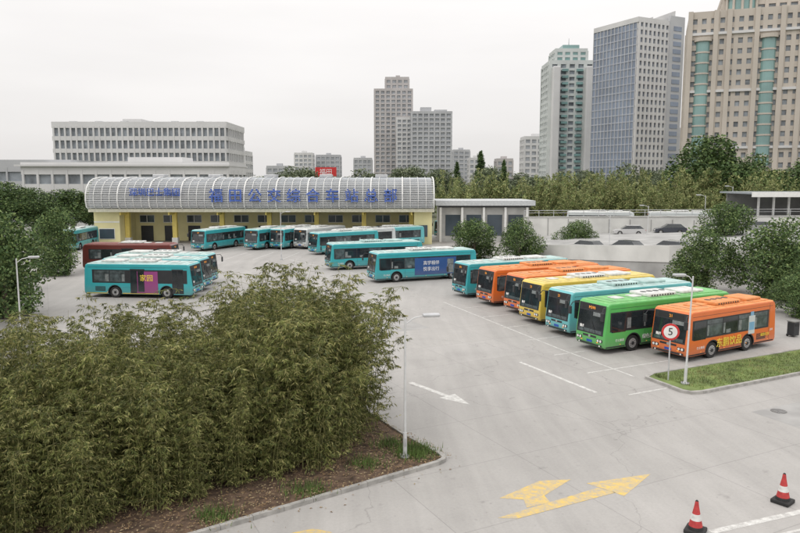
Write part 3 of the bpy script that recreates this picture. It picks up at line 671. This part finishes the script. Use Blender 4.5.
for k in range(20): T(T_belt,'bamboo_clump',24+k*2.7+random.uniform(-1,1),123+random.uniform(-2,2)-k*.3,random.uniform(7.5,10.8),random.uniform(3,4))
for (px,py,h,r_) in [(57,134,19,8.5),(68,135,15.5,8),(77,132,15,8),(85,140,16,8),(92,140,17,9),(66,128,12.5,6)]: T(T_big,'broadleaf_tree',px,py,h,r_)
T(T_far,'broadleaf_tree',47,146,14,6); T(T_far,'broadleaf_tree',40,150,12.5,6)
k=-170
while k<230:
    D=random.uniform(185,215)
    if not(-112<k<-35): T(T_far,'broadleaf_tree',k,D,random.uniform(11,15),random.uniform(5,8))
    k+=random.uniform(6,8.5)
k=-330
while k<430:
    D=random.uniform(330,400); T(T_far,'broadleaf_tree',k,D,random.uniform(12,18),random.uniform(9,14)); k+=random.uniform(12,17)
k=-500
while k<560:
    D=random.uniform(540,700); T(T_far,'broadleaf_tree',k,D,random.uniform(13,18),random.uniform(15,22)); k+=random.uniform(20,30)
for (px,py) in [(-66,118),(-60,124),(-72,112),(-55,128),(-78,120),(-70,135),(-86,140),(-62,100),(-70,92)]: T(T_big,'broadleaf_tree',px,py,random.uniform(8,10.5),random.uniform(4,6))
def conifer():
    mb=MB(); H=16; mb.cyl((0,0,0),(0,0,H),.3,.04,8,BARK); pts=[]
    for k in range(34):
        t=k/33; z=1.5+t*(H-1.7); r=3.2*(1-t)**.8+.15
        for j in range(9):
            a=rng.uniform(0,6.28); L_=r*rng.uniform(.7,1.1); m_=26; s=rng.uniform(.1,1,m_)
            pts.append(np.stack([np.cos(a)*L_*s,np.sin(a)*L_*s,z-.35*s*L_*.6+rng.normal(size=m_)*.12],1)+rng.normal(size=(m_,3))*.13)
    return finish('conifer_tree',mb,leafquads(np.concatenate(pts),.4),[G1,G2],[.7,.3])
TC=[conifer()]
for (px,py,h,r_) in [(24.5,215,19,4.6),(16.5,205,15.5,3.4),(25,170,15,2.6)]: T(TC,'conifer_tree',px,py,h,r_)

# foreground bamboo
B1=leafmat('bamboo_mid',(.165,.185,.055),amt=.4,scale=.9,tr=.22); B2=leafmat('bamboo_yellow',(.34,.32,.13),amt=.35,scale=.9,tr=.22); B3=leafmat('bamboo_dark',(.065,.082,.026),amt=.4,scale=.9)
def bamboo():
    mb=MB(); V=[]
    for c in range(15):
        a=rng.uniform(0,6.28); r0=rng.uniform(0,.75); H=rng.uniform(3.2,6.6); lean=rng.uniform(.2,2.0); az=a+rng.normal()*.6
        p=[]
        for k in range(9):
            t=k/8; off=lean*t**2.2; z=H*(t-.12*lean*.8*t**4)
            p.append(Vector((r0*math.cos(a)+off*math.cos(az),r0*math.sin(a)+off*math.sin(az),z)))
        for k in range(8): mb.cyl(p[k],p[k+1],.022*(1-k/9),.022*(1-(k+1)/9),5,CU,caps=False)
        for j in range(60):
            t=rng.uniform(.05,1.0)**.95; i=min(7,int(t*8)); f=t*8-i; q=p[i].lerp(p[i+1],f)
            th=rng.uniform(0,6.28); ln=rng.uniform(.25,.95)*(1.2-.65*t)
            d=Vector((math.cos(th),math.sin(th),rng.uniform(-.2,.5)))
            e=q+d*ln; e.z-=.12
            if j%2==0: mb.cyl(q,e,.006,.003,3,CU,caps=False)
            n=12; s=rng.uniform(.35,1.05,n)
            base=np.array(q)[None]*(1-s[:,None])+np.array(e)[None]*s[:,None]
            ld=np.stack([rng.normal(size=n)*.6+d.x*.5,rng.normal(size=n)*.6+d.y*.5,rng.uniform(-1.3,.0,n)],1); ld/=np.linalg.norm(ld,axis=1)[:,None]
            L_=rng.uniform(.11,.24,n)[:,None]; sd=np.cross(ld,rng.normal(size=(n,3))); sd/=np.linalg.norm(sd,axis=1)[:,None]
            wd=.017
            V.append(np.stack([base,base+ld*L_*.4+sd*wd,base+ld*L_,base+ld*L_*.4-sd*wd],1).reshape(-1,3))
    return finish('bamboo_clump',mb,np.concatenate(V),[B1,B2,B3],[.48,.28,.24])
TB=[bamboo() for _ in range(5)]
for ia in range(14):
    for idp in range(7):
        a=.7+ia*1.25+random.uniform(-.4,.4); d=2.4+idp*1.15+random.uniform(-.35,.35)
        X=1.66-.81*a-.58*d; Yp=23.9-.58*a+.81*d
        if X>-1.6: continue
        s=random.uniform(.78,1.12)
        if X/Yp<-.22: s*=.88
        if Yp>30.5: s*=.85
        if d<3.2: s*=.85
        inst('bamboo_clump',random.choice(TB),(X,Yp,.05),random.uniform(0,6.28),(s*1.05,s*1.05,s))

# ---------------------------------------------------------------- sky, sun, camera
w=bpy.data.worlds.new('World'); scene.world=w; w.use_nodes=True; nt=w.node_tree; N=nt.nodes; Lk=nt.links
bg=N['Background']; bg.inputs['Strength'].default_value=.1
sdir=Vector((-.45,-.45,.77)).normalized(); el=math.asin(sdir.z)
sky=N.new('ShaderNodeTexSky'); sky.sky_type='NISHITA'; sky.sun_disc=False; sky.sun_elevation=el; sky.sun_rotation=R(225); sky.dust_density=3
tc=N.new('ShaderNodeTexCoord'); sp=N.new('ShaderNodeSeparateXYZ'); Lk.new(tc.outputs['Generated'],sp.inputs[0])
rp=N.new('ShaderNodeMapRange'); rp.inputs['From Min'].default_value=.0; rp.inputs['From Max'].default_value=.9; rp.inputs['To Min'].default_value=8.2; rp.inputs['To Max'].default_value=17.4
Lk.new(sp.outputs['Z'],rp.inputs['Value'])
mpg=N.new('ShaderNodeMapping'); mpg.inputs['Scale'].default_value=(1.2,1.2,6); Lk.new(tc.outputs['Generated'],mpg.inputs['Vector'])
nz=N.new('ShaderNodeTexNoise'); nz.inputs['Scale'].default_value=1.6; nz.inputs['Detail'].default_value=5; Lk.new(mpg.outputs['Vector'],nz.inputs['Vector'])
r2=N.new('ShaderNodeMapRange'); r2.inputs['From Min'].default_value=.3; r2.inputs['From Max'].default_value=.7; r2.inputs['To Min'].default_value=.94; r2.inputs['To Max'].default_value=1.05; Lk.new(nz.outputs['Fac'],r2.inputs['Value'])
ml=N.new('ShaderNodeMath'); ml.operation='MULTIPLY'; Lk.new(rp.outputs['Result'],ml.inputs[0]); Lk.new(r2.outputs['Result'],ml.inputs[1])
vs_=N.new('ShaderNodeVectorMath'); vs_.operation='SCALE'; vs_.inputs[0].default_value=(1.02,.992,.975); Lk.new(ml.outputs[0],vs_.inputs['Scale'])
mx=N.new('ShaderNodeMix'); mx.data_type='RGBA'; mx.inputs['Factor'].default_value=.94; Lk.new(sky.outputs['Color'],mx.inputs['A']); Lk.new(vs_.outputs[0],mx.inputs['B'])
Lk.new(mx.outputs['Result'],bg.inputs['Color'])
sl=bpy.data.lights.new('sun','SUN'); sl.energy=.7; sl.angle=R(25); sl.color=(1,.96,.91)
so=bpy.data.objects.new('sun',sl); scene.collection.objects.link(so); so.rotation_euler=sdir.to_track_quat('Z','Y').to_euler()
cam=bpy.data.cameras.new('camera'); co=bpy.data.objects.new('camera',cam); scene.collection.objects.link(co); scene.camera=co
cam.sensor_width=36; cam.lens=31.5; cam.clip_end=6000; cam.clip_start=.1; co.location=(0,0,10); co.rotation_euler=(R(90-7.04),0,0)
scene.view_settings.view_transform='Standard'; scene.view_settings.look='None'; scene.view_settings.exposure=0
